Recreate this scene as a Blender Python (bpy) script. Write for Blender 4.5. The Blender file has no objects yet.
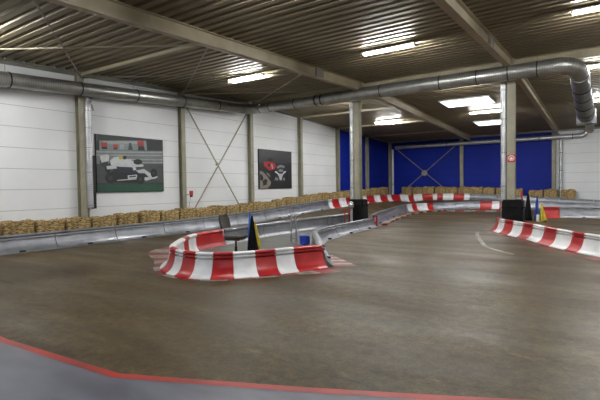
import math
def interp(x, xs, ys):
    if x <= xs[0]: return ys[0]
    for i in range(1, len(xs)):
        if x <= xs[i]:
            t = (x-xs[i-1])/(xs[i]-xs[i-1]); return ys[i-1]+t*(ys[i]-ys[i-1])
    return ys[-1]
def ground(x, y):
    """height of the track surface: flat hall floor with a banked lane rising along the far left and back"""
    al = interp(y, [14, 18.4, 22, 26, 32], [0, .08, .26, .46, .64])
    ab = interp(x, [-9.5, -4.4, -.5, 2], [.64, .38, .13, 0])
    t = max((-12.2-x)/3.0, (y-35.2)/4.0)
    t = min(1, max(0, t)); t = t*t*(3-2*t)
    return min(al, ab)*t
def spline(pts, step=.12):
    """Catmull-Rom through (x, y, height) points, resampled evenly"""
    P = [tuple(2*a-b for a, b in zip(pts[0], pts[1]))]+list(pts)+[tuple(2*a-b for a, b in zip(pts[-1], pts[-2]))]
    out = []
    for i in range(1, len(P)-2):
        p0, p1, p2, p3 = P[i-1:i+3]
        for k in range(24):
            t = k/24
            out.append(tuple(.5*((2*b)+(-a+c)*t+(2*a-5*b+4*c-d)*t*t+(-a+3*b-3*c+d)*t**3) for a, b, c, d in zip(p0, p1, p2, p3)))
    out.append(pts[-1])
    s = [0]
    for a, b in zip(out, out[1:]): s.append(s[-1]+math.hypot(b[0]-a[0], b[1]-a[1]))
    n = max(2, int(s[-1]/step)); res = []; j = 0
    for k in range(n+1):
        d = s[-1]*k/n
        while j < len(s)-2 and s[j+1] < d: j += 1
        t = (d-s[j])/max(1e-9, s[j+1]-s[j])
        res.append(tuple(a+(b-a)*t for a, b in zip(out[j], out[j+1])))
    return res, s[-1]
PATHS = dict(
 island=[(-5.85,9.4,.56),(-6.2,8.6,.56),(-6.55,7.85,.56),(-6.88,7.36,.56),(-7.25,7.06,.56),(-7.65,6.95,.56),(-8.1,6.97,.56),(-8.6,7.13,.56),(-9.2,7.55,.56),(-10.13,8.65,.56),(-10.8,9.7,.56),(-11.02,10.6,.56),(-11.1,11.3,.56)],
 far=[(-11.1,11.3,.56),(-11.27,12.6,.56),(-11.4,15.84,.56),(-11.35,18.5,.56),(-11.3,21.2,.56)],
 grey=[(-5.85,9.4,.56),(-6.9,10.9,.54),(-8.2,12.8,.48),(-8.75,14.3,.46),(-9.0,16.5,.46),(-9.35,19.7,.46)],
 wall=[(-15.65,1,.58),(-15.65,6,.58),(-15.65,12,.6),(-15.65,18,.64),(-15.65,22,.66),(-15.65,26,.62)],
 outer=[(-15.65,26,.62),(-15.6,30,.58),(-15.5,34,.56),(-15.0,37,.56),(-13.6,39.1,.56),(-11.5,39.8,.56),(-8,39.8,.56),(-4,39.8,.56),(2,39.8,.56),(8,39.8,.56)],
 inner=[(-9.72,20.5,.56),(-10.06,21.6,.56),(-11.1,25.6,.56),(-12.1,30,.56),(-12.35,32.6,.56),(-11.5,35,.56),(-9,36.2,.56),(-5,36.6,.56),(0,36.6,.56),(6,36.6,.56)],
 right=[(-3.55,21.9,.56),(-3.85,21.4,.56),(-3.9,20.7,.56),(-3.66,19.98,.56),(-3.22,19.3,.56),(-2.66,18.5,.56),(-2.12,17.7,.56),(-1.2,16.05,.56),(-.17,14.69,.56),(1.2,13.2,.56),(3.2,11.4,.56)],
 rgrey=[(-3.15,29.35,.62),(-2.3,29.65,.62),(-.35,30.1,.62),(3,30.6,.62),(7,31,.62)],
)
import bpy, bmesh, random
from mathutils import Vector, Matrix
random.seed(7)
SC = bpy.context.scene; COL = SC.collection
PI = math.pi
# ------------------------------------------------------------------ materials
def mat(name, col, rough=.5, metal=0.0, spec=.5):
    m = bpy.data.materials.new(name); m.use_nodes = True
    b = m.node_tree.nodes['Principled BSDF']
    b.inputs['Base Color'].default_value = (*col, 1); b.inputs['Roughness'].default_value = rough
    b.inputs['Metallic'].default_value = metal; b.inputs['Specular IOR Level'].default_value = spec
    return m
def nodes(m): return m.node_tree.nodes, m.node_tree.links, m.node_tree.nodes['Principled BSDF']
def noisy(m, c0, c1, scale=5, detail=6, stretch=(1,1,1), bump=0, lo=.35, hi=.65, rough=None, coord='Object', dist=.02):
    N, L, B = nodes(m)
    tc = N.new('ShaderNodeTexCoord'); mp = N.new('ShaderNodeMapping'); mp.inputs['Scale'].default_value = stretch
    nz = N.new('ShaderNodeTexNoise'); nz.inputs['Scale'].default_value = scale; nz.inputs['Detail'].default_value = detail
    rp = N.new('ShaderNodeValToRGB'); rp.color_ramp.elements[0].position = lo; rp.color_ramp.elements[1].position = hi
    rp.color_ramp.elements[0].color = (*c0, 1); rp.color_ramp.elements[1].color = (*c1, 1)
    L.new(tc.outputs[coord], mp.inputs['Vector']); L.new(mp.outputs['Vector'], nz.inputs['Vector'])
    L.new(nz.outputs['Fac'], rp.inputs['Fac']); L.new(rp.outputs['Color'], B.inputs['Base Color'])
    if bump:
        bp = N.new('ShaderNodeBump'); bp.inputs['Strength'].default_value = bump; bp.inputs['Distance'].default_value = dist
        L.new(nz.outputs['Fac'], bp.inputs['Height']); L.new(bp.outputs['Normal'], B.inputs['Normal'])
    if rough:
        mr = N.new('ShaderNodeMapRange'); mr.inputs['To Min'].default_value = rough[0]; mr.inputs['To Max'].default_value = rough[1]
        L.new(nz.outputs['Fac'], mr.inputs['Value']); L.new(mr.outputs['Result'], B.inputs['Roughness'])
    return m
def emit(name, col, s):
    m = mat(name, col, .4); B = m.node_tree.nodes['Principled BSDF']
    B.inputs['Emission Color'].default_value = (*col, 1); B.inputs['Emission Strength'].default_value = s
    return m
M = {}
M['red'] = noisy(mat('red_plastic', (.5,.02,.02), .3), (.36,.009,.011), (.47,.014,.016), 3, 5, rough=(.22,.42))
M['white'] = noisy(mat('white_plastic', (.8,.8,.8), .3), (.66,.66,.67), (.84,.84,.85), 2.5, 6, lo=.3, hi=.6, rough=(.22,.42))
M['grey'] = noisy(mat('grey_barrier', (.3,.31,.34), .35, .5), (.19,.195,.215), (.29,.295,.325), 2, 6, rough=(.26,.42))
M['steel'] = noisy(mat('olive_painted_steel', (.3,.28,.2), .45), (.27,.25,.18), (.34,.315,.235), 2, 4)
M['beam'] = noisy(mat('beige_painted_steel', (.4,.36,.27), .5), (.35,.30,.20), (.42,.365,.25), 1.5, 4)
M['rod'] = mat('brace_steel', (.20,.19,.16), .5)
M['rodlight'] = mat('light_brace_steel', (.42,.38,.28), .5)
M['dark'] = mat('dark_rubber', (.012,.012,.014), .6)
M['pad'] = noisy(mat('black_pad', (.015,.015,.017), .6, 0, .12), (.004,.004,.005), (.010,.010,.011), 3, 4)
M['black'] = noisy(mat('black_cloth', (.012,.012,.013), .9, 0, .05), (.005,.005,.006), (.011,.011,.012), 8, 3)
M['blueflag'] = noisy(mat('blue_cloth', (.03,.13,.5), .8), (.02,.10,.42), (.04,.16,.58), 6, 3)
M['darkblueflag'] = noisy(mat('dark_blue_cloth', (.02,.05,.25), .8), (.015,.04,.22), (.03,.07,.32), 6, 3)
M['yellowflag'] = noisy(mat('yellow_cloth', (.55,.42,.03), .8), (.48,.36,.02), (.62,.48,.05), 6, 3)
M['redflag'] = noisy(mat('red_cloth', (.45,.02,.02), .8), (.38,.015,.015), (.5,.03,.03), 6, 3)
M['bluebucket'] = noisy(mat('blue_plastic', (.02,.05,.45), .35), (.015,.04,.40), (.03,.06,.52), 3, 3)
M['wood'] = noisy(mat('pole_wood', (.35,.25,.14), .6), (.3,.2,.11), (.4,.29,.17), 12, 3, (1,1,.1))
M['straw'] = noisy(mat('straw', (.4,.3,.13), .9), (.07,.045,.016), (.58,.40,.17), 10, 10, (1,1.4,2.4), bump=.9, lo=.34, hi=.64, dist=.04)
M['twine'] = mat('twine', (.30,.22,.10), .9)
M['chrome'] = mat('bright_steel', (.6,.6,.62), .25, .9)
M['seat'] = noisy(mat('brown_upholstery', (.035,.026,.022), .6), (.028,.02,.017), (.045,.034,.028), 9, 3)
M['fix'] = mat('white_enamel', (.75,.75,.72), .4)
M['signwhite'] = mat('sign_white', (.8,.8,.8), .5)
M['callred'] = mat('call_point_red', (.5,.03,.03), .35)
M['tube'] = emit('lit_tube', (.97,.98,.96), 262)
M['sky'] = emit('skylight_sheet', (.86,.94,1.0), 6)
M['daylight'] = emit('daylight_sheet', (.80,.88,1.0), 5)
M['redpaint'] = noisy(mat('red_floor_paint', (.5,.03,.02), .5), (.24,.016,.009), (.42,.024,.012), 1.5, 8, rough=(.35,.6))
M['worn_red'] = noisy(mat('worn_red_paint', (.35,.03,.025), .5), (.11,.03,.02), (.27,.017,.013), 3, 8)
M['worn_white'] = noisy(mat('worn_white_paint', (.45,.43,.38), .5), (.16,.14,.11), (.36,.34,.30), 3, 8)
M['chalk'] = noisy(mat('worn_line_paint', (.4,.38,.33), .6), (.13,.105,.075), (.32,.30,.26), 4, 8, lo=.4, hi=.6)
M['greypaint'] = noisy(mat('grey_floor_paint', (.22,.22,.26), .45), (.085,.085,.105), (.15,.15,.185), .9, 8, (1,2.5,1), rough=(.35,.6))
M['greyfloor'] = noisy(mat('grey_infield_paint', (.2,.2,.19), .5), (.10,.098,.085), (.155,.152,.135), 1.5, 6)
# galvanised spiral duct
def duct_mat(name, c0, c1):
    m = noisy(mat(name, c0, .36, .7), c0, c1, 3, 4)
    N, L, B = nodes(m); tc = N.new('ShaderNodeTexCoord'); src = B.inputs['Base Color'].links[0].from_socket
    w = N.new('ShaderNodeTexWave'); w.wave_type = 'BANDS'; w.bands_direction = 'X'; w.inputs['Scale'].default_value = 3.6
    rp = N.new('ShaderNodeValToRGB'); e = rp.color_ramp.elements; e[0].position = .06; e[1].position = .22; e[0].color = (.78,.78,.78,1); e[1].color = (1,1,1,1)
    mx = N.new('ShaderNodeMix'); mx.data_type = 'RGBA'; mx.blend_type = 'MULTIPLY'; mx.inputs[0].default_value = 1
    bp = N.new('ShaderNodeBump'); bp.inputs['Strength'].default_value = .22; bp.inputs['Distance'].default_value = .012
    L.new(tc.outputs['UV'], w.inputs['Vector']); L.new(w.outputs['Fac'], rp.inputs['Fac']); L.new(src, mx.inputs[6]); L.new(rp.outputs['Color'], mx.inputs[7])
    L.new(mx.outputs[2], B.inputs['Base Color']); L.new(w.outputs['Fac'], bp.inputs['Height']); L.new(bp.outputs['Normal'], B.inputs['Normal'])
    return m
M['duct'] = duct_mat('galvanised_duct', (.34,.34,.32), (.44,.44,.42))
M['flex'] = duct_mat('dark_flexible_duct', (.20,.20,.195), (.28,.28,.27))
M['pipe'] = duct_mat('galvanised_pipe', (.50,.51,.53), (.62,.63,.65))
# roof deck
M['deck'] = noisy(mat('roof_deck_steel', (.2,.17,.11), .5, .2, .35), (.185,.152,.094), (.24,.198,.126), .8, 4, rough=(.48,.58))
# floor
def floor_mat():
    m = mat('brown_worn_concrete', (.16,.13,.09), .42, 0, .2); N, L, B = nodes(m)
    tc = N.new('ShaderNodeTexCoord')
    def noise(scale, detail, st, rot=0):
        mp = N.new('ShaderNodeMapping'); mp.inputs['Scale'].default_value = st; mp.inputs['Rotation'].default_value = (0,0,rot)
        n = N.new('ShaderNodeTexNoise'); n.inputs['Scale'].default_value = scale; n.inputs['Detail'].default_value = detail
        n.inputs['Distortion'].default_value = .4
        L.new(tc.outputs['Object'], mp.inputs['Vector']); L.new(mp.outputs['Vector'], n.inputs['Vector']); return n.outputs['Fac']
    def ramp(f, p0, c0, p1, c1):
        r = N.new('ShaderNodeValToRGB'); e = r.color_ramp.elements
        e[0].position, e[1].position = p0, p1; e[0].color = (*c0,1); e[1].color = (*c1,1); L.new(f, r.inputs['Fac']); return r.outputs['Color']
    def mul(a, b, f=1):
        x = N.new('ShaderNodeMix'); x.data_type = 'RGBA'; x.blend_type = 'MULTIPLY'; x.inputs[0].default_value = f
        L.new(a, x.inputs[6]); L.new(b, x.inputs[7]); return x.outputs[2]
    big = ramp(noise(.22, 4, (1,1,1)), .3, FLOOR_C[0], .7, FLOOR_C[1])
    st = ramp(noise(.9, 7, (.5,2.0,1), .9), .3, (.74,.72,.69), .62, (1,1,1))       # tyre sweeps
    st2 = ramp(noise(1.6, 8, (.55,1.7,1), -.9), .34, (.76,.75,.73), .58, (1,1,1))
    fine = noise(7, 9, (1,1,1)); fr = ramp(fine, .3, (.62,.60,.57), .7, (1.22,1.20,1.16))
    c = mul(mul(mul(big, st), st2, .8), fr)
    sp = ramp(noise(26, 6, (1,1,1)), .36, (.72,.71,.69), .60, (1.10,1.09,1.06)); c = mul(c, sp)
    sk = ramp(noise(2.6, 9, (.22,3.2,1), 1.5), .60, (1,1,1), .72, (.55,.53,.50)); c = mul(c, sk, .8)          # dark skid marks
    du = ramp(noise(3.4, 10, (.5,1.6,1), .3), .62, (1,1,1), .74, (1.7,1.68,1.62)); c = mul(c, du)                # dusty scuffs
    L.new(c, B.inputs['Base Color'])
    mr = N.new('ShaderNodeMapRange'); mr.inputs['From Min'].default_value = .3; mr.inputs['From Max'].default_value = .7
    mr.inputs['To Min'].default_value = .36; mr.inputs['To Max'].default_value = .62
    L.new(noise(.5, 8, (.5,1.5,1), .7), mr.inputs['Value']); L.new(mr.outputs['Result'], B.inputs['Roughness'])
    bp = N.new('ShaderNodeBump'); bp.inputs['Strength'].default_value = .15; bp.inputs['Distance'].default_value = .01
    L.new(fine, bp.inputs['Height']); L.new(bp.outputs['Normal'], B.inputs['Normal'])
    return m
FLOOR_C = ((.060,.042,.018), (.128,.093,.044))
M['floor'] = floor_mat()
# wall cladding with horizontal panel joints
def panel_mat(name, c0, c1, pitch, phase, line, width=.022):
    m = noisy(mat(name, c0, .6, 0, .2), c0, c1, .5, 4); N, L, B = nodes(m)
    src = B.inputs['Base Color'].links[0].from_socket
    tc = N.new('ShaderNodeTexCoord'); sp = N.new('ShaderNodeSeparateXYZ'); L.new(tc.outputs['Object'], sp.inputs[0])
    a = N.new('ShaderNodeMath'); a.operation = 'SUBTRACT'; a.inputs[1].default_value = phase; L.new(sp.outputs['Z'], a.inputs[0])
    d = N.new('ShaderNodeMath'); d.operation = 'PINGPONG'; d.inputs[1].default_value = pitch/2; L.new(a.outputs[0], d.inputs[0])
    g = N.new('ShaderNodeMath'); g.operation = 'LESS_THAN'; g.inputs[1].default_value = width/2; L.new(d.outputs[0], g.inputs[0])
    x = N.new('ShaderNodeMix'); x.data_type = 'RGBA'; L.new(g.outputs[0], x.inputs[0]); L.new(src, x.inputs[6]); x.inputs[7].default_value = (*line,1)
    L.new(x.outputs[2], B.inputs['Base Color'])
    return m
M['wallwhite'] = panel_mat('white_wall_panels', (.80,.81,.83), (.86,.87,.885), .766, 1.26, (.52,.52,.54))
M['wallblue'] = panel_mat('blue_wall_panels', (.003,.015,.235), (.005,.020,.285), .766, 1.26, (.002,.008,.12))
# ------------------------------------------------------------------ mesh helpers
def obj(name, bm, m, parent=None, smooth=None):
    me = bpy.data.meshes.new(name)
    bmesh.ops.recalc_face_normals(bm, faces=bm.faces)
    bm.to_mesh(me); bm.free()
    for x in (m if isinstance(m, (list, tuple)) else [m]): me.materials.append(x)
    o = bpy.data.objects.new(name, me); COL.objects.link(o)
    if smooth is not None:
        for p in me.polygons: p.use_smooth = True
        me.set_sharp_from_angle(angle=math.radians(smooth))
    if parent is not None: o.parent = parent
    return o
def tag(o, label, cat, group=None):
    o['label'] = label; o['category'] = cat
    if group: o['group'] = group
    return o
def thing(name, label, cat, group=None, loc=(0,0,0), rz=0):
    o = bpy.data.objects.new(name, None); COL.objects.link(o); o.location = loc; o.rotation_euler = (0,0,rz); o.empty_display_size = .2
    return tag(o, label, cat, group)
def struct(o): o['kind'] = 'structure'; return o
def box(bm, c, s, rot=None, bevel=0):
    r = bmesh.ops.create_cube(bm, size=1); v = r['verts']
    Mx = Matrix.Translation(c) @ (rot.to_4x4() if rot is not None else Matrix()) @ Matrix.Diagonal((*s,1))
    bmesh.ops.transform(bm, matrix=Mx, verts=v)
    if bevel:
        es = list({e for x in v for e in x.link_edges})
        bmesh.ops.bevel(bm, geom=es, offset=bevel, segments=2, affect='EDGES', profile=.5)
def bxo(name, c, s, m, parent=None, bevel=0, rot=None):
    bm = bmesh.new(); box(bm, c, s, rot, bevel); return obj(name, bm, m, parent, 40 if bevel else None)
def ring_frames(pts):
    pts = [Vector(p) for p in pts]; fr = []; up = None
    for i, p in enumerate(pts):
        t = ((pts[min(i+1,len(pts)-1)]-pts[max(i-1,0)])).normalized()
        if up is None:
            up = Vector((0,0,1)) if abs(t.z) < .9 else Vector((1,0,0))
        n = (up-t*up.dot(t)).normalized(); up = n; fr.append((p, n, t.cross(n)))
    return fr
def tube(bm, pts, rad, seg=16, cap=True):
    rs = rad if isinstance(rad, (list, tuple)) else [rad]*len(pts)
    uv = bm.loops.layers.uv.verify()
    fr = ring_frames(pts); rings = []; S = [0]
    for a, b in zip(fr, fr[1:]): S.append(S[-1]+(a[0]-b[0]).length)
    for (p, n, b), r in zip(fr, rs):
        rings.append([bm.verts.new(p+n*(r*math.cos(2*PI*k/seg))+b*(r*math.sin(2*PI*k/seg))) for k in range(seg)])
    for i in range(len(rings)-1):
        for k in range(seg):
            k2 = (k+1)%seg
            f = bm.faces.new((rings[i][k], rings[i][k2], rings[i+1][k2], rings[i+1][k]))
            for l, (s, q) in zip(f.loops, ((S[i],k),(S[i],k+1),(S[i+1],k+1),(S[i+1],k))): l[uv].uv = (s+.1*q/seg, q/seg)
    if cap: bm.faces.new(rings[0][::-1]); bm.faces.new(rings[-1])
def tubeo(name, pts, rad, m, parent=None, seg=16):
    bm = bmesh.new(); tube(bm, pts, rad, seg); return obj(name, bm, m, parent, 40)
def prism(bm, poly, a, b):
    """extrude a closed profile from frame a to frame b; frames map (u, v) to a point"""
    A = [bm.verts.new(a(u,v)) for u,v in poly]; B = [bm.verts.new(b(u,v)) for u,v in poly]; n = len(poly)
    for i in range(n): bm.faces.new((A[i], A[(i+1)%n], B[(i+1)%n], B[i]))
    bm.faces.new(A[::-1]); bm.faces.new(B)
def h_profile(w, d, tf=.018, tw=.012):
    a, c = w/2, d/2
    return [(-a,-c),(a,-c),(a,-c+tf),(tw/2,-c+tf),(tw/2,c-tf),(a,c-tf),(a,c),(-a,c),(-a,c-tf),(-tw/2,c-tf),(-tw/2,-c+tf),(-a,-c+tf)]
def column(bm, x, y, z0, z1, w, d, turn=False):
    pf = h_profile(w, d, .022, .016)
    g = (lambda z: (lambda u,v: (x+v, y+u, z))) if turn else (lambda z: (lambda u,v: (x+u, y+v, z)))
    prism(bm, pf, g(z0), g(z1))
def gbeam(bm, p0, p1, w, d, tf=.022):
    """an I-beam whose top centre runs from p0 to p1"""
    p0, p1 = Vector(p0), Vector(p1); t = (p1-p0).normalized(); s = t.cross(Vector((0,0,1))).normalized(); u = s.cross(t)
    pf = [(a, b-d/2) for a, b in h_profile(w, d, tf, .014)]
    prism(bm, pf, lambda a,b: p0+s*a+u*b, lambda a,b: p1+s*a+u*b)
def roof(y): return 6.75+.035*(y-9.96) if y < 20.44 else 7.117-.041*(y-20.44)
# ------------------------------------------------------------------ setting
X0, X1, YF, YB = -17.75, 13.0, -11.0, 41.4
def floor():
    bm = bmesh.new(); xs = []; x = X0
    while x < X1: xs.append(x); x += .35 if x < 2.5 else 2
    xs.append(X1); ys = [YF, -4, 2, 8, 13]; y = 14
    while y < YB: ys.append(y); y += .35
    ys.append(YB)
    V = [[bm.verts.new((x, y, ground(x,y))) for x in xs] for y in ys]
    for j in range(len(ys)-1):
        for i in range(len(xs)-1): bm.faces.new((V[j][i],V[j][i+1],V[j+1][i+1],V[j+1][i]))
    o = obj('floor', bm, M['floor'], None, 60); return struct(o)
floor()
def wall(name, a, b, top, mats, splits=()):
    """upright slab from a to b, 0.25 thick outwards, split into material stretches"""
    bm = bmesh.new(); a, b = Vector(a), Vector(b); L = (b-a).length; t = (b-a)/L; n = Vector((t.y,-t.x,0))
    if n.dot(Vector((-2,15,0))-a) > 0: n = -n
    S = sorted(set([0, L]+[s for s, _ in splits]+[s for s in range(1, int(L))]))
    def mi(s):
        k = 0
        for q, i in splits:
            if s >= q-1e-6: k = i
        return k
    for s0, s1 in zip(S, S[1:]):
        p, q = a+t*s0, a+t*s1; fs = []
        v = [bm.verts.new(x) for x in (p, q, q+Vector((0,0,top(q))), p+Vector((0,0,top(p))), p+n*.25, q+n*.25, q+n*.25+Vector((0,0,top(q))), p+n*.25+Vector((0,0,top(p))))]
        for f in ((0,1,2,3),(5,4,7,6),(4,5,1,0),(3,2,6,7)): fs.append(bm.faces.new([v[i] for i in f]))
        if s0 == 0: fs.append(bm.faces.new([v[i] for i in (4,0,3,7)]))
        if s1 == S[-1]: fs.append(bm.faces.new([v[i] for i in (1,5,6,2)]))
        for f in fs: f.material_index = mi(s0)
    return struct(obj(name, bm, mats))
wall('wall_left', (X0,YF,0), (X0,YB,0), lambda p: roof(p.y)+.14, [M['wallwhite'], M['wallblue']], [(0,0),(30.92-YF,1)])
wall('wall_back', (X0,YB,0), (X1,YB,0), lambda p: roof(YB)+.14, [M['wallblue'], M['wallwhite']], [(0,0),(-3.45-X0,1)])
wall('wall_right', (X1,YB,0), (X1,YF,0), lambda p: roof(p.y)+.14, [M['wallwhite']])
wall('wall_front', (X1,YF,0), (X0,YF,0), lambda p: roof(YF)+.14, [M['wallwhite']])
def ceiling():
    bm = bmesh.new(); pitch = .37; y = YF; prof = []
    while y < YB:
        for dy, dz in ((0,.10),(.10,.10),(.14,0),(.33,0)): prof.append((y+dy, dz))
        y += pitch
    prof = [(a, roof(a)+d) for a, d in prof if a < YB]+[(YB, roof(YB)+.1)]
    rows = [[bm.verts.new((x, a, z)) for a, z in prof] for x in (X0, X1)]
    top = [[bm.verts.new((x, a, roof(a)+.26)) for a, z in prof] for x in (X0, X1)]
    for i in range(len(prof)-1):
        bm.faces.new((rows[0][i],rows[0][i+1],rows[1][i+1],rows[1][i])); bm.faces.new((top[0][i],top[1][i],top[1][i+1],top[0][i+1]))
    for k in (0,1): bm.faces.new(rows[k]+top[k][::-1])
    for k in (0,-1): bm.faces.new((rows[0][k],rows[1][k],top[1][k],top[0][k]))
    struct(obj('ceiling', bm, M['deck']))
ceiling()
# dark eave angle under the deck along the cladding, and along the back
bm = bmesh.new()
prism(bm, [(0,0),(.16,0),(.16,-.03),(.03,-.03),(.03,-.16),(0,-.16)], lambda u,v: (X0+u, YF, roof(YF)+v), lambda u,v: (X0+u, 20.44, roof(20.44)+v))
prism(bm, [(0,0),(.16,0),(.16,-.03),(.03,-.03),(.03,-.16),(0,-.16)], lambda u,v: (X0+u, 20.44, roof(20.44)+v), lambda u,v: (X0+u, YB, roof(YB)+v))
struct(obj('trim_1', bm, M['rod']))
bxo('trim_2', ((X0+X1)/2, YB-.06, roof(YB)-.07), (X1-X0, .12, .16), M['rod']); struct(bpy.data.objects['trim_2'])
# ------------------------------------------------------------------ floor paint
def strip(bm, pts, w0, w1, z=.005, mi=0):
    """flat band along pts between side offsets w0 and w1"""
    vs = []
    for i, p in enumerate(pts):
        a, b = Vector(pts[max(i-1,0)][:2]), Vector(pts[min(i+1,len(pts)-1)][:2]); t = (b-a).normalized(); n = Vector((t.y,-t.x))
        q = Vector(p[:2]); r = []
        for w in (w0 if not callable(w0) else w0(i), w1 if not callable(w1) else w1(i)):
            k = q+n*w; r.append(bm.verts.new((k.x, k.y, ground(k.x,k.y)+z)))
        vs.append(r)
    for i in range(len(vs)-1):
        f = bm.faces.new((vs[i][0],vs[i][1],vs[i+1][1],vs[i+1][0])); f.material_index = mi
RL = [(-16,2.75),(-6.62,2.6),(-4.32,2.76),(-2.48,3.56),(-1.35,4.09),(2.5,6.0),(9,9.2)]
bm = bmesh.new(); strip(bm, RL, -.055, .055, .007); struct(obj('trim_3', bm, M['redpaint']))
bm = bmesh.new(); v = [bm.verts.new((x,y,.004)) for x,y in RL+[(9,-9),(-16,-9)]]; bm.faces.new(v); struct(obj('trim_4', bm, M['greypaint']))
ISL, ISL_L = spline(PATHS['island']); FAR, FAR_L = spline(PATHS['far']); GRY, GRY_L = spline(PATHS['grey'])
bm = bmesh.new(); v = [bm.verts.new((x,y,.004)) for x,y,h in ISL[::2]+FAR[1::3]+GRY[::-3]]; bm.faces.new(v); struct(obj('trim_5', bm, M['greyfloor']))
def kerb(name, pts, sgn, w, per, d0=.29, skip_white=False, first=0, z=.006):
    bm = bmesh.new(); n = len(pts); k = 0; i = first; acc = 0; j = first
    step = math.hypot(pts[1][0]-pts[0][0], pts[1][1]-pts[0][1]); m = max(1, int(per/step))
    while i < n-1:
        e = min(i+m, n-1); mi = k%2
        if not (skip_white and mi):
            ww = [w(q/n) if callable(w) else w for q in range(i, e+1)]
            strip(bm, pts[i:e+1], sgn*d0, lambda q, ww=ww: sgn*(d0+ww[q]), z, mi)
        k += 1; i = e
    return struct(obj(name, bm, [M['worn_red'], M['worn_white']]))
kerb('trim_6', ISL, -1, lambda t: .14+1.0*math.exp(-((t-.84)/.18)**2)+.4*math.exp(-((t-.0)/.1)**2), .60)
kerb('trim_7', GRY[:16], 1, lambda t: .5*(1-t)+.1, .34)
RGT, RGT_L = spline(PATHS['right']); INN, INN_L = spline(PATHS['inner'])
kerb('trim_8', RGT, 1, lambda t: .25+.35*t, .55, skip_white=True)
bm = bmesh.new(); KP = [p for p in INN if p[0] < -4.2]; n0 = 0
while n0+7 < len(KP):                                        # raised kerb blocks in front of the back lane
    a, b = Vector(KP[n0][:2]), Vector(KP[n0+6][:2]); t = (b-a).normalized(); c = (a+b)/2+Vector((t.y,-t.x))*interp(a.y, [22,28,33,36], [.6,.9,1.8,2.3]); f0 = len(bm.faces)
    box(bm, (c.x, c.y, ground(c.x,c.y)+.045), ((b-a).length*(1.0+.12), .26, .11), Matrix.Rotation(math.atan2(t.y,t.x),3,'Z')); bm.faces.ensure_lookup_table()
    for f in bm.faces[f0:]: f.material_index = (n0//7)%2
    n0 += 7
struct(obj('trim_9', bm, [M['worn_red'], M['worn_white']]))
bm = bmesh.new(); ARC, _ = spline([(-4.45,19.4,0),(-4.2,18.3,0),(-3.55,16.1,0),(-3.1,14.9,0),(-2.2,13.7,0)]); strip(bm, ARC, -.07, .07, .006); struct(obj('trim_10', bm, M['chalk']))
# ------------------------------------------------------------------ track barriers
PROF = [(-.17,0),(-.165,.03),(-.12,.10),(-.085,.25),(-.07,.5),(-.065,.78),(-.085,.80),(-.10,.84),(-.11,.90),(-.09,.965),(-.03,1.0),(.03,.99),(.06,.955),(.062,.915),(.0,.90),(.0,.865),(.066,.85),(.07,.79),(.0,.775),(.0,.735),(.062,.715),(.075,.58),(.105,.42),(.155,.27),(.225,.15),(.30,.075),(.37,.04),(.37,0)]
PROF_G = [(-.17,0),(-.165,.03),(-.12,.10),(-.085,.25),(-.07,.5),(-.065,.74),(-.085,.78),(-.12,.83),(-.12,.92),(-.09,.975),(-.03,1.0),(.04,.99),(.075,.955),(.078,.915),(-.01,.905),(-.02,.835),(.075,.825),(.088,.79),(.088,.745),(.02,.735),(.02,.69),(.065,.68),(.075,.58),(.105,.42),(.155,.27),(.225,.15),(.30,.075),(.37,.04),(.37,0)]
def sect(pts, side, i0, i1, prof):
    """barrier solid between two fractional indices of a sampled path"""
    idx = [i0]+[k for k in range(int(i0)+1, int(math.ceil(i1))) if k-i0 > .15 and i1-k > .15]+[i1]
    bm = bmesh.new(); rows = []
    def at(f):
        f = min(max(f,0), len(pts)-1); k = min(int(f), len(pts)-2); t = f-k
        return Vector(pts[k])*(1-t)+Vector(pts[k+1])*t
    for f in idx:
        p = at(f); a, b = at(f-1), at(f+1); t = Vector((b.x-a.x, b.y-a.y, 0)).normalized(); n = Vector((t.y,-t.x,0))*side
        g = ground(p.x, p.y); row = []
        for u, v in prof:
            if u > .09: u = .09+(u-.09)*.74
            q = Vector((p.x,p.y,0))+n*u; g2 = ground(q.x,q.y)
            row.append(bm.verts.new((q.x, q.y, (g2 if v < .2 else g)+p.z*v)))
        rows.append(row)
    m = len(prof)
    for a, b in zip(rows, rows[1:]):
        for i in range(m): bm.faces.new((a[i], a[(i+1)%m], b[(i+1)%m], b[i]))
    bm.faces.new(rows[0][::-1]); bm.faces.new(rows[-1]); return bm
def barrier(label, path, side, stripes, group='track barriers'):
    """stripes: (arc end, colour) from the start; grey runs are cut at their panel joints"""
    pts, L = spline(PATHS[path]); mid = pts[len(pts)//2]
    root = thing('track_barrier', label, 'barrier', group)
    k = (len(pts)-1)/L; s = 0
    def slot(sm):
        i = sm*k; j = min(int(i), len(pts)-2); p = Vector(pts[j]).lerp(Vector(pts[j+1]), i-j); a, b = Vector(pts[j]), Vector(pts[j+1])
        t = Vector((b.x-a.x,b.y-a.y,0)).normalized(); n = Vector((t.y,-t.x,0))*side; q = Vector((p.x,p.y,0))+n*.255
        return bxo('drain_slot', (q.x, q.y, ground(q.x,q.y)+.055), (.16,.10,.045), M['dark'], None, 0, Matrix.Rotation(math.atan2(t.y,t.x),3,'Z'))
    for e, c in stripes:
        e = min(e, L)
        if e <= s: continue
        cuts = [s]
        if c == 'grey':
            n = max(1, round((e-s)/2.25)); cuts += [s+(e-s)*(q+1)/n for q in range(n)]
        else: cuts.append(e)
        for a, b in zip(cuts, cuts[1:]):
            g = .012 if c == 'grey' else .004
            o = obj(c+'_panel', sect(pts, side, (a+g)*k, (b-g)*k, PROF_G if c == 'grey' else PROF), M[c], root, 42)
            if c == 'grey' and b-a > 1.5:
                d = slot((a+b)/2); d.parent = o
        s = e
    return root
def alt(S, first, then=None):
    o = []; c = first
    for q in S: o.append((q, c)); c = 'white' if c == 'red' else 'red'
    return o
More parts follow.
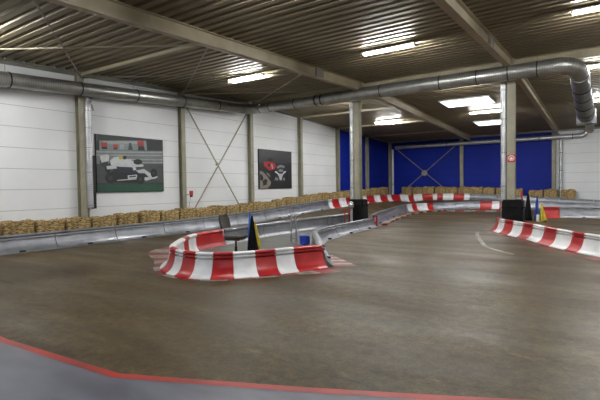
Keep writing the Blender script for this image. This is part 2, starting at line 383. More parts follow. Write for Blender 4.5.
barrier('red and white barrier curving around the near end of the infield island with the stool', 'island', -1,
    alt([.83,1.32,1.82,2.32,2.75,3.17,3.58,3.95,4.48], 'red')+[(6.36,'white'),(6.93,'red'),(7.65,'white'),(9.23,'red')])
barrier('plain grey barrier on the far side of the infield island, behind the stool and flags', 'far', -1, [(99,'grey')])
barrier('plain grey barrier from the blue bucket corner back to the padded roof post', 'grey', 1, [(99,'grey')])
barrier('long grey barrier with straw bales along the white poster wall', 'wall', 1, [(99,'grey')])
OS = [.28,1.41,2.45,3.4,4.23,5.05,5.72,6.99,8.06,9.24,9.89,11.12,12.11,12.67,13.51,14.47,14.83,15.34,16.24,17.15,17.61]
barrier('raised red and white barrier below the straw bales at the blue walls, turning grey', 'outer', 1, alt([.5]+OS[1:], 'white')+[(99,'grey')])
barrier('grey barrier with two short red and white stretches in front of the raised back lane', 'inner', 1,
    [(11.75,'grey'),(12.63,'white'),(13.33,'red'),(14.58,'white'),(15.11,'red'),(18.69,'grey'),(19.55,'red'),(20.07,'white'),(20.79,'red'),(99,'grey')])
barrier('red and white barrier sweeping towards the viewer from the padded post with round red sign', 'right', 1,
    [(2.0,'red'),(2.59,'white'),(3.3,'red'),(4.04,'white'),(4.78,'red'),(5.69,'white'),(6.55,'red'),(7.36,'white'),(7.87,'red'),(8.9,'white'),(9.7,'red'),(10.8,'white'),(11.7,'red'),(99,'white')])
barrier('grey barrier with one red end panel beside the blue and yellow flags', 'rgrey', 1, [(.9,'red'),(99,'grey')])
# ------------------------------------------------------------------ straw bales
def bale_mesh(seed):
    rnd = random.Random(seed); bm = bmesh.new(); box(bm, (0,0,.47), (.98,.50,.94), None, .06)
    bmesh.ops.subdivide_edges(bm, edges=[e for e in bm.edges if e.calc_length() > .2], cuts=5, use_grid_fill=True)
    for v in bm.verts:
        if v.co.z > .02:
            f = math.sin(v.co.x*19+seed)*math.cos(v.co.z*17+seed*2)+math.sin(v.co.y*23+seed*3)
            v.co += Vector((rnd.uniform(-1,1)*.012+f*.004, rnd.uniform(-1,1)*.022+f*.012, rnd.uniform(-1,1)*.028+.03*math.sin(v.co.x*9+seed)))
    return bm
BALE = []
for s in range(5):
    o = obj('straw_bale', bale_mesh(s), M['straw'], None, 50); bm = bmesh.new()
    for x in (-.25,.25): box(bm, (x,0,.48), (.006,.52,.955))
    t = obj('twine', bm, M['twine'], o); BALE.append((o, t))
BG = 'straw bales along the walls'; used = set(); NB = 0
def bale(x, y, rz, h, label):
    global NB
    k = random.randrange(5); o0, t0 = BALE[k]
    if k in used:
        o = o0.copy(); COL.objects.link(o); t = t0.copy(); COL.objects.link(t); t.parent = o
    else: o = o0; used.add(k)
    o.location = (x, y, ground(x,y)); o.rotation_euler = (0,0,rz); o.scale = (random.uniform(.97,1.02), 1, h/.94)
    tag(o, label, 'straw bale', BG); NB += 1
ORD = ['first','second','third','fourth','fifth','sixth','seventh','eighth','ninth','tenth','eleventh','twelfth','thirteenth','fourteenth','fifteenth','sixteenth','seventeenth','eighteenth','nineteenth','twentieth']
ZONES = [(0,9.96,'straw bale before the column with the vertical pipe'),(9.96,15.2,'straw bale under the poster of two white cars'),
         (15.2,20.44,'straw bale under the crossed wall braces'),(20.44,25.68,'straw bale under the poster with the red race car'),(25.68,30.92,'straw bale under the last white wall bay'),(30.92,99,'straw bale under the blue side wall')]
cnt = {}; y = 5.0
while y < 38.0:
    z = [q for q in ZONES if q[0] <= y < q[1]][0]; cnt[z[2]] = cnt.get(z[2], 0)+1
    x = -16.75
    bale(x+random.uniform(-.03,.03), y, PI/2+random.uniform(-.09,.09), (.95 if y < 30 else interp(y,[30,38],[.98,1.14]))+random.uniform(-.07,.06),
         f"{ORD[cnt[z[2]]-1]} {z[2]}, going away")
    y += random.choice((1.02,1.04,1.07,1.1))
x = -15.7; c1 = c2 = 0
while x < -5.6:
    if x < -10.8: c1 += 1; lab = f"{ORD[c1-1]} straw bale out from the corner along the braced blue wall"
    else: c2 += 1; lab = f"{ORD[c2-1]} straw bale past the column beside the crossed brace on the blue back wall"
    bale(x, 40.75, random.uniform(-.05,.05), interp(x,[-16,-10,-5],[1.16,1.12,1.12])+random.uniform(-.03,.03), lab); x += random.choice((1.02,1.05,1.08))
for x, h, lab in ((-4.8,1.02,'low straw bale behind the flags, next to the post with the round sign'),(-3.75,1.16,'taller straw bale under the edge of the blue back wall'),(-2.55,1.2,'lone straw bale against the white part of the back wall')):
    bale(x, 40.75, random.uniform(-.06,.06), h, lab)
# ------------------------------------------------------------------ steel frame
WC = ['steel wall column beside the vertical pipe and large race car poster','steel wall column with the red alarm box','steel wall column between the crossed braces and red car poster',
      'steel wall column just beyond the red race car poster','steel wall column where white cladding turns blue','steel wall column in the middle of the blue side wall','steel corner column where the two blue walls meet']
for t in range(7):
    y = 9.96+5.24*t; bm = bmesh.new(); column(bm, X0+.14, y if t < 6 else y-.16, 0, roof(y)-.16, .24, .26, True)
    g = ground(X0+.14, y)
    tag(obj('steel_column', bm, M['steel']), WC[t], 'column', 'wall columns')
for x, lab in ((-10.8,'steel column on the blue back wall beside the crossed brace'),(-3.6,'steel column at the end of the blue back wall')):
    bm = bmesh.new(); column(bm, x, YB-.14, 0, roof(YB)-.2, .26, .26); tag(obj('steel_column', bm, M['steel']), lab, 'column', 'wall columns')
BX = (-10.1, -3.32)
for x, la, lb in ((-10.1,'long beige roof beam crossing the ceiling to the post in front of the blue corner','beige roof beam sloping from the ridge to the column beside the crossed brace'),
                  (-3.32,'beige roof beam running to the post with the round red sign','beige roof beam sloping from the ridge to the end of the blue wall')):
    for lab, y0, y1 in ((la, YF+.02, 20.25),(lb, 20.65, YB-.02)):
        r = thing('roof_beam', lab, 'beam', 'roof beams'); bm = bmesh.new(); gbeam(bm, (x,y0,roof(y0)-.005), (x,y1,roof(y1)-.005), .24, .42)
        obj('i_beam', bm, M['beam'], r)
        if lab == la:
            ys = 15.9; bm = bmesh.new(); box(bm, (x+.06, ys, roof(ys)-.215), (.10,.02,.37)); box(bm, (x+.06, ys+.5, roof(ys)-.215), (.10,.02,.37)); box(bm, (x+.09, ys+.25, roof(ys)-.215), (.015,.5,.36)); obj('splice_plate', bm, M['rod'], r)
            ye = 20.1; bm = bmesh.new(); box(bm, (x, ye, roof(ye)-.215), (.30,.03,.46)); obj('end_plate', bm, M['steel'], r)
bm = bmesh.new(); gbeam(bm, (X0+.3,20.44,roof(20.44)-.01), (X1-.02,20.44,roof(20.44)-.01), .20, .34); tag(obj('ridge_beam', bm, M['beam']), 'beige ridge beam spanning the hall just above the large silver duct', 'beam')
# struts from wall columns to the long beam
SL = {0:'thin roof strut above the column with the vertical pipe',1:'thin roof strut above the column with the red alarm box',3:'thin roof strut above the wall column past the red car poster',4:'thin roof strut above the column where the wall turns blue',5:'thin roof strut above the middle of the blue side wall'}
for t, lab in SL.items():
    y = 9.96+5.24*t; bm = bmesh.new(); gbeam(bm, (X0+.28,y,roof(y)-.08), (-10.23,y,roof(y)-.14), .09, .12, .012); tag(obj('roof_strut', bm, M['beam']), lab, 'strut', 'roof struts')
def brace(a, b, lab, m=None, r=.025):
    tag(tubeo('roof_brace', [a,b], r, m or M['rod'], None, 8), lab, 'brace', 'roof bracing rods')
wx, bx_ = X0+.32, -10.22
def wz(t): return (wx, 9.96+5.24*t, roof(9.96+5.24*t)-.27)
def bz(t): return (bx_, 9.96+5.24*t, roof(9.96+5.24*t)-.33)
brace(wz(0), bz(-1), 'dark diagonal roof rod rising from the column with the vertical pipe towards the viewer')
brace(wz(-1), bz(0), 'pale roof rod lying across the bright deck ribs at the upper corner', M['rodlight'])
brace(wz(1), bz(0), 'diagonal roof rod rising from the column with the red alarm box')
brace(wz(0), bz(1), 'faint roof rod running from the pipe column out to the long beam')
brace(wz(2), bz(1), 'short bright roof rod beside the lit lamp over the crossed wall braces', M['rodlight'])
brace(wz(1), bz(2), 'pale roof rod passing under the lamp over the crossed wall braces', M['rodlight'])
# crossed braces
def xbrace(label, pts, cen, gus_r, ax, m):
    r = thing('crossed_wall_brace', label, 'brace')
    for a, b in pts: tubeo('brace_bar', [a,b], .035, m, r, 8)
    bm = bmesh.new(); v = Vector(cen); d = Vector(ax)*.03; tube(bm, [v-d, v+d], gus_r, 20); obj('gusset_plate', bm, m, r, 40)
xbrace('crossed steel braces on the white wall between the two posters', [((-17.46,15.42,6.05),(-17.46,19.5,.55)),((-17.44,20.18,6.6),(-17.44,15.45,.50))], (-17.45,17.46,3.27), .09, (1,0,0), M['steel'])
xbrace('crossed steel braces with round gusset on the blue back wall', [((-17.1,YB-.12,5.6),(-11.2,YB-.12,.7)),((-11.2,YB-.19,5.6),(-17.1,YB-.19,.7))], (-14.2,YB-.15,3.1), .27, (0,1,0), M['steel'])
# ------------------------------------------------------------------ roof posts
def post(x, px, label):
    r = thing('roof_post', label, 'post', 'roof posts', (x,20.44,0))
    bm = bmesh.new(); column(bm, 0, 0, 0, roof(20.44)-.36, .30, .30); obj('column', bm, M['steel'], r)
    bxo('base_plate', (0,0,.02), (.42,.42,.04), M['steel'], r); bxo('cap_plate', (0,0,roof(20.44)-.355), (.38,.36,.03), M['steel'], r)
    return r
post(-10.47, 0, 'steel roof post with black pad, standing before the blue corner')
post(-3.33, 0, 'steel roof post carrying the round red sign')
def post_pipe(x, y, label, z1):
    r = thing('vertical_pipe', label, 'pipe', 'pipes on roof posts')
    tubeo('pipe', [(x,y,0),(x,y,z1)], .115, M['pipe'], r, 20)
    for z in (1.9,3.3,4.7,z1-.25): tubeo('joint_band', [(x,y,z-.03),(x,y,z+.03)], .128, M['duct'], r, 20)
    for z in (2.6,4.2): bxo('pipe_clip', (x+.125,y+.02,z), (.05,.05,.05), M['dark'], r)
post_pipe(-10.76, 20.36, 'bright silver pipe running up the post before the blue corner', 6.2)
post_pipe(-3.61, 20.36, 'bright silver pipe running up the post with the round sign', 6.15)
def pad(x, label, w, h, tilt):
    r = thing('post_pad', label, 'crash pad', 'crash pads around the roof posts', (x,20.38,0))
    bm = bmesh.new(); d = .32
    def sl(s, o=0): return [(-w*s+o,-d*s),(w*s+o,-d*s),(w*s+o,d*s),(-w*s+o,d*s)]
    lo, hi = sl(1.0), sl(.93, tilt)
    ilo = [(-.34,-.2),(.2,-.2),(.2,.24),(-.34,.24)]
    L0 = [bm.verts.new((*p,0)) for p in lo]; H0 = [bm.verts.new((*p,h)) for p in hi]; L1 = [bm.verts.new((p[0]+PADO,p[1],0)) for p in ilo]; H1 = [bm.verts.new((p[0]+PADO,p[1],h)) for p in ilo]
    for i in range(4):
        j = (i+1)%4
        bm.faces.new((L0[i],L0[j],H0[j],H0[i])); bm.faces.new((L1[j],L1[i],H1[i],H1[j])); bm.faces.new((H0[i],H0[j],H1[j],H1[i])); bm.faces.new((L0[j],L0[i],L1[i],L1[j]))
    bmesh.ops.bevel(bm, geom=[e for e in bm.edges if all(abs(v.co.y) > .28 for v in e.verts)], offset=.05, segments=3, affect='EDGES')
    obj('pad', bm, M['pad'], r, 45)
    bm = bmesh.new()
    for z in (.35,1.0):
        s = 1-.07*z/h; o = tilt*z/h
        for (cx,cy,sx,sy) in ((o,-d*s,2*w*s,.012),(o,d*s,2*w*s,.012),(o-w*s,0,.012,2*d*s),(o+w*s,0,.012,2*d*s)): box(bm, (cx,cy,z), (sx,sy,.05))
    obj('strap', bm, M['black'], r)
PADO = 0
PADO = -.02; pad(-10.43, 'black crash pad around the post before the blue corner', .41, 1.32, 0)
pad(-3.25, 'black crash pad box around the post with the round red sign', .42, 1.34, 0)
# silver hooded bollard and red bar beside the first pad
r = thing('hooded_outlet', 'silver hooded pipe outlet in front of the black pad before the blue corner', 'pipe outlet', None, (-10.52,19.76,0))
tubeo('stem', [(0,0,0),(0,0,.95)], .07, M['pipe'], r, 16)
bm = bmesh.new(); tube(bm, [(0,0,.86),(0,0,.92),(0,0,1.08),(0,0,1.18),(0,0,1.24)], [.10,.14,.145,.11,.03], 20); obj('hood', bm, M['chrome'], r, 50)
bm = bmesh.new(); box(bm, (-10.62,19.45,.78), (.46,.05,.06)); box(bm, (-10.72,19.45,.39), (.04,.04,.78)); box(bm, (-10.50,19.45,.39), (.04,.04,.78))
tag(obj('red_rail', bm, M['redpaint']), 'small red rail beside the silver hooded outlet', 'rail')
bm = bmesh.new(); box(bm, (-9.32,19.78,.26), (.06,.06,.56)); box(bm, (-9.16,19.78,.26), (.06,.06,.56)); box(bm, (-9.24,19.78,.52), (.22,.06,.06)); box(bm, (-9.24,19.78,.2), (.22,.05,.05))
tag(obj('red_end_frame', bm, M['redpaint']), 'red end frame at the far end of the grey barrier by the padded post', 'frame')
# round sign on second post
r = thing('fire_sign', 'square red sign with white flame on the roof post', 'sign', None, (-3.30,20.26,3.05))
bxo('sign_board', (0,0,0), (.30,.02,.30), M['callred'], r, .004)
bm = bmesh.new()
n = 24; a = [bm.verts.new((.115*math.cos(2*PI*k/n), -.0125, .115*math.sin(2*PI*k/n))) for k in range(n)]; b = [bm.verts.new((.092*math.cos(2*PI*k/n), -.0125, .092*math.sin(2*PI*k/n))) for k in range(n)]
for k in range(n): bm.faces.new((a[k],a[(k+1)%n],b[(k+1)%n],b[k]))
fl = [(-.05,-.06),(.05,-.06),(.06,-.01),(.03,.03),(.02,.0),(0,.065),(-.03,.02),(-.055,0)]
bm.faces.new([bm.verts.new((u,-.0125,v)) for u,v in fl]); obj('symbol', bm, M['signwhite'], r)
# ------------------------------------------------------------------ ducts
def lerp3(a, b, t): return tuple(p+(q-p)*t for p, q in zip(a, b))
def duct(name, label, pts, rad, bands, m, hang=None, hooked=True):
    r = thing(name, label, 'duct'); tubeo('duct_body', pts, rad, m, r, 28)
    for i, (a, b, q) in enumerate(bands):                  # a, b: ends; q: radius
        tubeo('joint_band', [a, b], q, M['dark'] if i%1 == 0 else m, r, 28)
    for p, z in (hang or []): tubeo('hanger_wire', [p, (p[0],p[1],z)], .008, M['rod'], r, 6)
    return r
A, B = (-17.22,.8,5.52), (-17.22,19.0,6.45)
def wd(y): return lerp3(A, B, (y-.8)/18.2)
bands = [(wd(y-.02), wd(y+.02), .283) for y in (4.2,7.2,9.75,12.3,14.95,17.3)]
elbow = [wd(19.0)]+[(-17.22+.85*(1-math.cos(k*PI/2/8)), 19.0+.85*math.sin(k*PI/2/8), 6.45+.02*k/8) for k in range(1,9)]
duct('wall_duct', 'long galvanised spiral duct running along the top of the white wall', [A, wd(6), wd(12)]+elbow, .265, bands, M['duct'], [((p:=wd(y))[:2]+(p[2]+.28,), roof(y)) for y in (7.1,9.65,12.2,17.2)])
Z = 6.47
bn = [((x-.02,19.85,Z),(x+.02,19.85,Z),.255) for x in (-15.6,-13.9)]+[((x-.03,19.85,Z),(x+.03,19.85,Z),.275) for x in (-12.55,-12.2)]+[((x-.02,19.85,Z),(x+.02,19.85,Z),.318) for x in (-8.9,-6.1,-4.55,-3.35,-2.3)]
pts = [(-16.3,19.85,Z),(-12.6,19.85,Z),(-12.1,19.85,Z),(-11.6,19.85,Z),(-2.0,19.85,Z),(-1.55,19.85,Z)]+[(-1.55+.62*math.sin(k*PI/2/8), 19.85+.62*(1-math.cos(k*PI/2/8)), Z-.30*(k/8)**2) for k in range(1,9)]
duct('cross_duct', 'large galvanised duct spanning the hall past both roof posts', pts, [.24,.24,.255,.30,.30,.31]+[.31]*8, bn, M['duct'], [((x,19.85,Z+.3), roof(19.85)) for x in (-13.9,-8.9,-6.1,-2.3)])
# flexible drop to the air box
fp = [(-.93,20.5,6.15)]; fr_ = [.31]
for k in range(1, 25):
    t = k/24; fp.append((-.93-.02*t, 20.5+6.6*t, 6.15-.72*t)); fr_.append((.33+.06*t)*(1.03 if k%2 else .985))
duct('flexible_duct', 'dark ribbed flexible duct bending down from the cross duct to the air box', fp, fr_, [(lerp3(fp[k],fp[k+1],.3), lerp3(fp[k],fp[k+1],.6), fr_[k]*1.05) for k in (5,10,15,20)], M['flex'])
r = thing('air_box', 'square sheet metal air box hanging at the end of the flexible duct', 'air box', None, (-.93,27.6,0))
bxo('box', (0,0,5.38), (.86,.8,.70), M['pipe'], r, .015); bm = bmesh.new()
for z in (5.04,5.72): box(bm, (0,0,z), (.90,.84,.03))
obj('flange', bm, M['duct'], r)
tubeo('outlet_pipe', [(.13,0,5.04),(.14,.05,4.9),(.14,.25,4.78),(.13,.7,4.78)], .19, M['duct'], r, 20)
for x in (-.38,.38): tubeo('hanger_wire', [(x,0,5.72),(x,0,roof(27.6))], .01, M['rod'], r, 6)
pp = [(-16.95,YB-.42,5.62),(-1.75,YB-.42,5.62)]+[(-1.75+.4*math.sin(k*PI/2/6), YB-.42, 5.62+.4*(1-math.cos(k*PI/2/6))) for k in range(1,7)]+[(-1.35,YB-.42,6.15)]
duct('back_wall_pipe', 'long thin silver pipe running across the top of the blue back wall', pp, .18, [((x-.02,YB-.42,5.62),(x+.02,YB-.42,5.62),.195) for x in (-12,-7.5,-4.6,-2.3)], M['pipe'], [((x,YB-.42,5.8), roof(YB-.42)) for x in (-14,-9,-5)])
def vpipe(x, y, z0, z1, rr, label, m, bands=()):
    r = thing('vertical_pipe', label, 'pipe'); tubeo('pipe', [(x,y,z0),(x,y,z1)], rr, m, r, 20)
    for z in bands: tubeo('joint_band', [(x,y,z-.02),(x,y,z+.02)], rr*1.07, M['dark'], r, 20)
    return r
r = thing('vertical_pipe', 'galvanised pipe dropping down the white wall beside the large poster', 'pipe')
tubeo('pipe', [(-17.5,10.22,1.25),(-17.5,10.22,5.3),(-17.48,10.22,5.5),(-17.4,10.22,5.62),(-17.3,10.22,5.72)], .135, M['pipe'], r, 20)
for z in (1.35,2.7,3.7,4.5,5.2): tubeo('joint_band', [(-17.5,10.22,z-.02),(-17.5,10.22,z+.02)], .145, M['duct'], r, 20)
bxo('backing_rail', (-17.56,10.43,2.3), (.10,.16,2.2), M['dark'], r)
bxo('damper_handle', (-17.42,10.375,5.35), (.03,.06,.28), M['rod'], r, 0, Matrix.Rotation(.3,3,'X'))
bxo('floor_leg', (-17.62,10.22,.62), (.06,.06,1.24), M['steel'], r)
vpipe(-3.1, YB-.24, 0, 5.44, .13, 'silver vertical pipe where the blue wall meets the white back wall', M['pipe'], (1.6,3.0,4.4))
vpipe(-17.2, YB-.5, 0, 5.44, .10, 'pale vertical pipe in the corner of the blue walls', M['fix'], (2.1,))
# ------------------------------------------------------------------ lamps and skylights
def lamp(x, y, label):
    z = roof(y)
    r = thing('strip_lamp', label, 'lamp', 'fluorescent strip lamps', (x,y,z))
    bxo('housing', (0,0,-.105), (1.95,.20,.05), M['fix'], r, .01)
    bm = bmesh.new()
    for s in (-1,1): box(bm, (s*.955,0,-.16), (.04,.19,.08))
    obj('end_cap', bm, M['fix'], r)
    for s in (-1,1): tubeo('tube', [(-.93,s*.045,-.165),(.93,s*.045,-.165)], .028, M['tube'], r, 8)
    bm = bmesh.new()
    for s in (-.6,.6): box(bm, (s,0,-.04), (.04,.04,.09))
    obj('bracket', bm, M['rod'], r)
LL = {(-12.9,14.9):'lit strip lamp under the deck between the crossed wall braces and the long beam',(-6.4,14.9):'large bright strip lamp between the two front roof beams',(.1,14.9):'strip lamp at the upper corner, cut by the frame',
      (-12.9,22.7):'strip lamp half hidden under the thin end of the cross duct',(-6.4,22.7):'strip lamp just under the cross duct, above the big skylight',(.1,22.7):'strip lamp beside the ribbed flexible duct',
      (-12.9,30.2):'strip lamp over the blue corner, behind the first padded post',(-6.4,30.2):'strip lamp between the two skylights',(.1,30.2):'strip lamp beside the hanging air box'}
for (x,y), l in LL.items(): lamp(x if x > -12 else x-.15, y, l)
for x, y in ((-14.9,5.0),(-6.4,7.4),(.1,7.4),(6.6,7.4),(-13.2,-2.5),(6.6,14.9),(6.6,22.7),(6.6,30.2)):
    lamp(x, y, 'strip lamp under the roof deck outside the picture')
def skylight(x0, x1, y0, y1, label, m):
    zc = roof((y0+y1)/2); sl = math.atan2(roof(y1)-roof(y0), y1-y0)
    r = thing('skylight', label, 'skylight', None, ((x0+x1)/2,(y0+y1)/2,zc-.03)); r.rotation_euler = (sl,0,0)
    w, d = x1-x0, y1-y0; bm = bmesh.new()
    for c, s in (((0,-d/2,0),(w+.1,.08,.08)),((0,d/2,0),(w+.1,.08,.08)),((-w/2,0,0),(.08,d,.08)),((w/2,0,0),(.08,d,.08))): box(bm, c, s)
    obj('frame', bm, M['fix'], r); bxo('pane', (0,0,.01), (w-.08,d-.08,.02), m, r)
skylight(-8.15,-5.45,26.3,28.2,'big bright roof skylight behind the cross duct', M['sky'])
skylight(-8.1,-6.25,34.2,36.0,'small roof skylight above the blue back wall', M['sky'])
skylight(-12,-7,-6.5,-2.5,'roof skylight behind the viewer, outside the picture', M['daylight'])
skylight(-1,4,-6.5,-2.5,'second roof skylight behind the viewer, outside the picture', M['daylight'])
# ------------------------------------------------------------------ posters
def poster(label, y0, y1, z0, z1, layers, corners):
    r = thing('wall_poster', label, 'poster', 'race car posters', (X0,(y0+y1)/2,(z0+z1)/2))
    w, h = y1-y0, z1-z0
    bxo('backing_board', (.03,0,0), (.055,w,h), M['black'], r)
    (ax,ay),(bx,by),(cx,cy),(dx,dy) = corners
    def uv(x, y):
        u = (x-ax)/(bx-ax); top = ay+(by-ay)*u; bot = dy+(cy-dy)*u
        return min(max(u,0),1), min(max((y-top)/(bot-top),0),1)
    bm = bmesh.new(); mats = []
    for k, (col, shp) in enumerate(layers):
        if col not in mats: mats.append(col)
        pts = shp
        if shp[0] == 'e':
            _, ex, ey, rx, ry = shp; pts = [(ex+rx*math.cos(2*PI*i/18), ey+ry*math.sin(2*PI*i/18)) for i in range(18)]
        vs = []
        for x, y in pts:
            u, v = uv(x, y); vs.append(bm.verts.new((.0585+.0006*k, (u-.5)*w, (.5-v)*h)))
        f = bm.faces.new(vs); f.material_index = mats.index(col)
    o = obj('printed_picture', bm, [PM(c) for c in mats], r)
    for p in o.data.polygons:
        if p.normal.x < 0: p.flip()
    bm = bmesh.new()
    for s in (-1,1): box(bm, (.03, s*(w/2+.012), 0), (.07,.02,h+.04)); box(bm, (.03,0,s*(h/2+.012)), (.07,w+.04,.02))
    obj('frame', bm, M['pad'], r)
_pm = {}
def PM(c):
    if c not in _pm:
        k = .8; _pm[c] = noisy(mat('poster_ink', c, .4), tuple(x*k for x in c), tuple(min(1,x*.95) for x in c), 4, 4)
    return _pm[c]
K=(.012,.014,.016); ASP=(.075,.08,.085); LG=(.36,.39,.40); MG=(.20,.22,.225); DG=(.04,.045,.05); RD=(.45,.03,.025); GN=(.018,.085,.05); W=(.62,.64,.66); NV=(.018,.022,.05); YL=(.55,.4,.05); TL=(.22,.28,.28)
P1 = [(ASP,[(20,25),(440,60),(445,370),(20,380)]),(K,[(20,20),(440,60),(440,130),(20,130)]),(TL,[(40,66),(320,66),(326,124),(40,126)]),(LG,[(60,70),(300,70),(302,84),(60,84)]),
 (RD,[(50,78),(84,78),(84,104),(50,104)]),(K,[(54,104),(82,104),(84,118),(52,118)]),(RD,[(116,89),(146,89),(146,108),(116,108)]),(K,[(118,108),(142,108),(142,120),(118,120)]),(RD,[(262,69),(302,67),(304,96),(264,98)]),(K,[(268,98),(304,98),(310,124),(266,124)]),
 (LG,[(155,88),(180,88),(180,118),(155,118)]),(DG,[(212,80),(222,78),(234,122),(204,122)]),(K,[(318,60),(440,60),(440,128),(326,124)]),
 (MG,[(20,124),(440,128),(440,206),(20,206)]),(LG,[(20,130),(440,134),(440,142),(20,139)]),(LG,[(20,150),(440,152),(440,159),(20,157)]),(MG,[(20,166),(440,168),(440,172),(20,171)]),(LG,[(190,176),(440,178),(440,184),(190,182)]),(LG,[(260,196),(440,196),(440,201),(260,201)]),
 (GN,[(20,334),(450,328),(450,372),(20,380)]),(DG,[(20,322),(450,318),(450,328),(20,334)]),
 # rear car
 (DG,('e',62,196,22,32)),(W,[(40,160),(80,150),(92,160),(88,190),(48,200)]),(NV,[(90,200),(200,190),(210,230),(90,235)]),(W,[(96,186),(120,166),(160,160),(196,176),(250,196),(300,212),(296,222),(230,226),(150,224),(100,214)]),(YL,[(146,156),(166,154),(172,176),(150,180)]),(NV,('e',182,168,12,12)),(K,('e',262,194,28,17)),(W,[(200,178),(222,176),(226,200),(204,200)]),
 (K,('e',82,236,16,26)),
 # front car
 (K,[(80,262),(140,240),(210,236),(300,252),(330,296),(260,322),(90,318)]),(W,[(74,220),(130,214),(134,236),(78,240)]),(NV,[(110,236),(220,230),(260,250),(250,262),(120,258)]),(W,[(226,222),(244,220),(252,242),(232,246)]),(W,[(248,246),(300,236),(350,268),(390,284),(376,294),(300,306),(280,272)]),(NV,[(268,262),(304,262),(330,284),(290,290)]),(W,[(196,276),(254,270),(256,290),(198,298)]),(NV,[(204,281),(248,277),(248,284),(204,289)]),(W,[(132,304),(258,292),(258,299),(134,309)]),
 (K,('e',96,292,30,34)),(DG,('e',96,292,12,14)),(K,('e',276,298,26,31)),(DG,('e',276,298,10,12)),(K,('e',364,262,22,28)),(DG,('e',364,262,8,11)),(W,[(306,298),(388,280),(390,287),(310,308)])]
poster('large poster of two white race cars on the white wall', 10.66, 14.06, 1.88, 4.30, P1, ((22,30),(430,65),(438,368),(32,377)))
D1=(.022,.023,.026); D2=(.05,.05,.054); TN=(.30,.27,.22); RD2=(.40,.02,.025); PK=(.5,.3,.28); GY=(.28,.28,.29)
P2 = [(D1,[(30,30),(310,50),(312,360),(35,370)]),(D2,[(35,38),(305,58),(306,110),(36,96)]),(DG,[(35,96),(306,110),(306,150),(36,150)]),
 (TN,[(40,215),(62,222),(90,250),(112,285),(128,310),(120,335),(96,362),(40,366)]),(K,[(42,240),(60,252),(68,280),(58,300),(42,290)]),(D1,[(60,300),(84,280),(100,296),(90,330),(66,340)]),(GY,[(88,230),(108,236),(124,262),(112,262)]),
 (K,('e',122,126,22,18)),(RD2,[(76,158),(100,136),(140,142),(166,160),(170,182),(150,206),(116,212),(94,196)]),(PK,[(126,160),(140,158),(148,196),(136,200)]),(RD2,('e',84,160,12,22)),(K,('e',112,168,10,14)),
 (K,('e',150,248,22,44)),(K,('e',250,256,26,44)),(GY,[(176,180),(206,164),(242,174),(240,190),(180,196)]),(DG,('e',210,198,26,14)),(GY,('e',209,212,20,12)),(W,[(158,216),(176,220),(190,236),(200,238),(222,238),(234,218),(256,214),(252,226),(232,240),(222,256),(214,290),(200,292),(190,256),(178,238),(160,228)]),(GY,[(152,292),(166,264),(184,276),(186,294)]),(GY,[(222,294),(226,272),(240,266),(246,292)])]
poster('smaller poster with a red race car behind a white one', 21.28, 24.70, 1.90, 4.33, P2, ((35,38),(303,58),(308,355),(42,363)))
# alarm call point
r = thing('alarm_box', 'small red alarm box on a stalk from a wall column', 'alarm', None, (-17.40,15.47,1.72))
bxo('housing', (0,.08,.03), (.12,.16,.22), M['callred'], r, .015); bxo('sounder', (0,.08,-.13), (.10,.12,.10), M['dark'], r, .01); tubeo('stalk', [(0,0,-.05),(-.05,-.22,-.05)], .018, M['rod'], r, 8); tubeo('cable', [(-.02,.05,-.18),(-.1,.04,-.5),(-.14,.03,-1.0)], .01, M['rod'], r, 6)
# ------------------------------------------------------------------ infield: stool, flags, bucket, stand
r = thing('marshal_stool', 'dark swivel stool with backrest standing inside the near barrier loop', 'stool', None, (-8.8,9.5,0), .25)
bm = bmesh.new(); box(bm, (0,0,.585), (.54,.48,.10), None, .04); box(bm, (-.02,0,.52), (.46,.40,.05)); obj('seat', bm, M['seat'], r, 40)
bm = bmesh.new(); n = 9; F = []; Bk = []
for k in range(n):
    a = PI*2*k/n
for side_, dx in ((F,.0),(Bk,-.065)):
    for j in range(7):
        z = -.2+.4*j/6; hw = .21*(1-.35*max(0,(j-3)/3)**2-.15*max(0,(2-j)/2)**2)
        side_.append([bm.verts.new((dx-.05*((i-3)/3)**2*-1-.12*(z+.2), hw*(i-3)/3, z)) for i in range(7)])
for j in range(6):
    for i in range(6):
        bm.faces.new((F[j][i],F[j][i+1],F[j+1][i+1],F[j+1][i])); bm.faces.new((Bk[j][i],Bk[j+1][i],Bk[j+1][i+1],Bk[j][i+1]))
for j in range(6):
    bm.faces.new((F[j][0],F[j+1][0],Bk[j+1][0],Bk[j][0])); bm.faces.new((F[j][6],Bk[j][6],Bk[j+1][6],F[j+1][6]))
for i in range(6):
    bm.faces.new((F[0][i],Bk[0][i],Bk[0][i+1],F[0][i+1])); bm.faces.new((F[6][i],F[6][i+1],Bk[6][i+1],Bk[6][i]))
bmesh.ops.transform(bm, matrix=Matrix.Translation((-.36,0,1.02)) @ Matrix.Rotation(-.15,4,'Z') @ Matrix.Rotation(-.12,4,'Y'), verts=bm.verts); obj('backrest', bm, M['seat'], r, 50)
bm = bmesh.new(); tube(bm, [(-.1,0,.53),(-.30,0,.54),(-.40,0,.62),(-.42,0,.85),(-.40,0,1.0)], .018, 8); obj('back_bar', bm, M['chrome'], r, 40)
bm = bmesh.new(); tube(bm, [(0,0,.06),(0,0,.3),(0,0,.301),(0,0,.53)], [.04,.04,.026,.026], 12); obj('gas_lift', bm, M['dark'], r, 30)
bm = bmesh.new(); tube(bm, [(.10,-.1,.52),(.12,-.27,.50)], .01, 6); obj('lever', bm, M['dark'], r, 40)
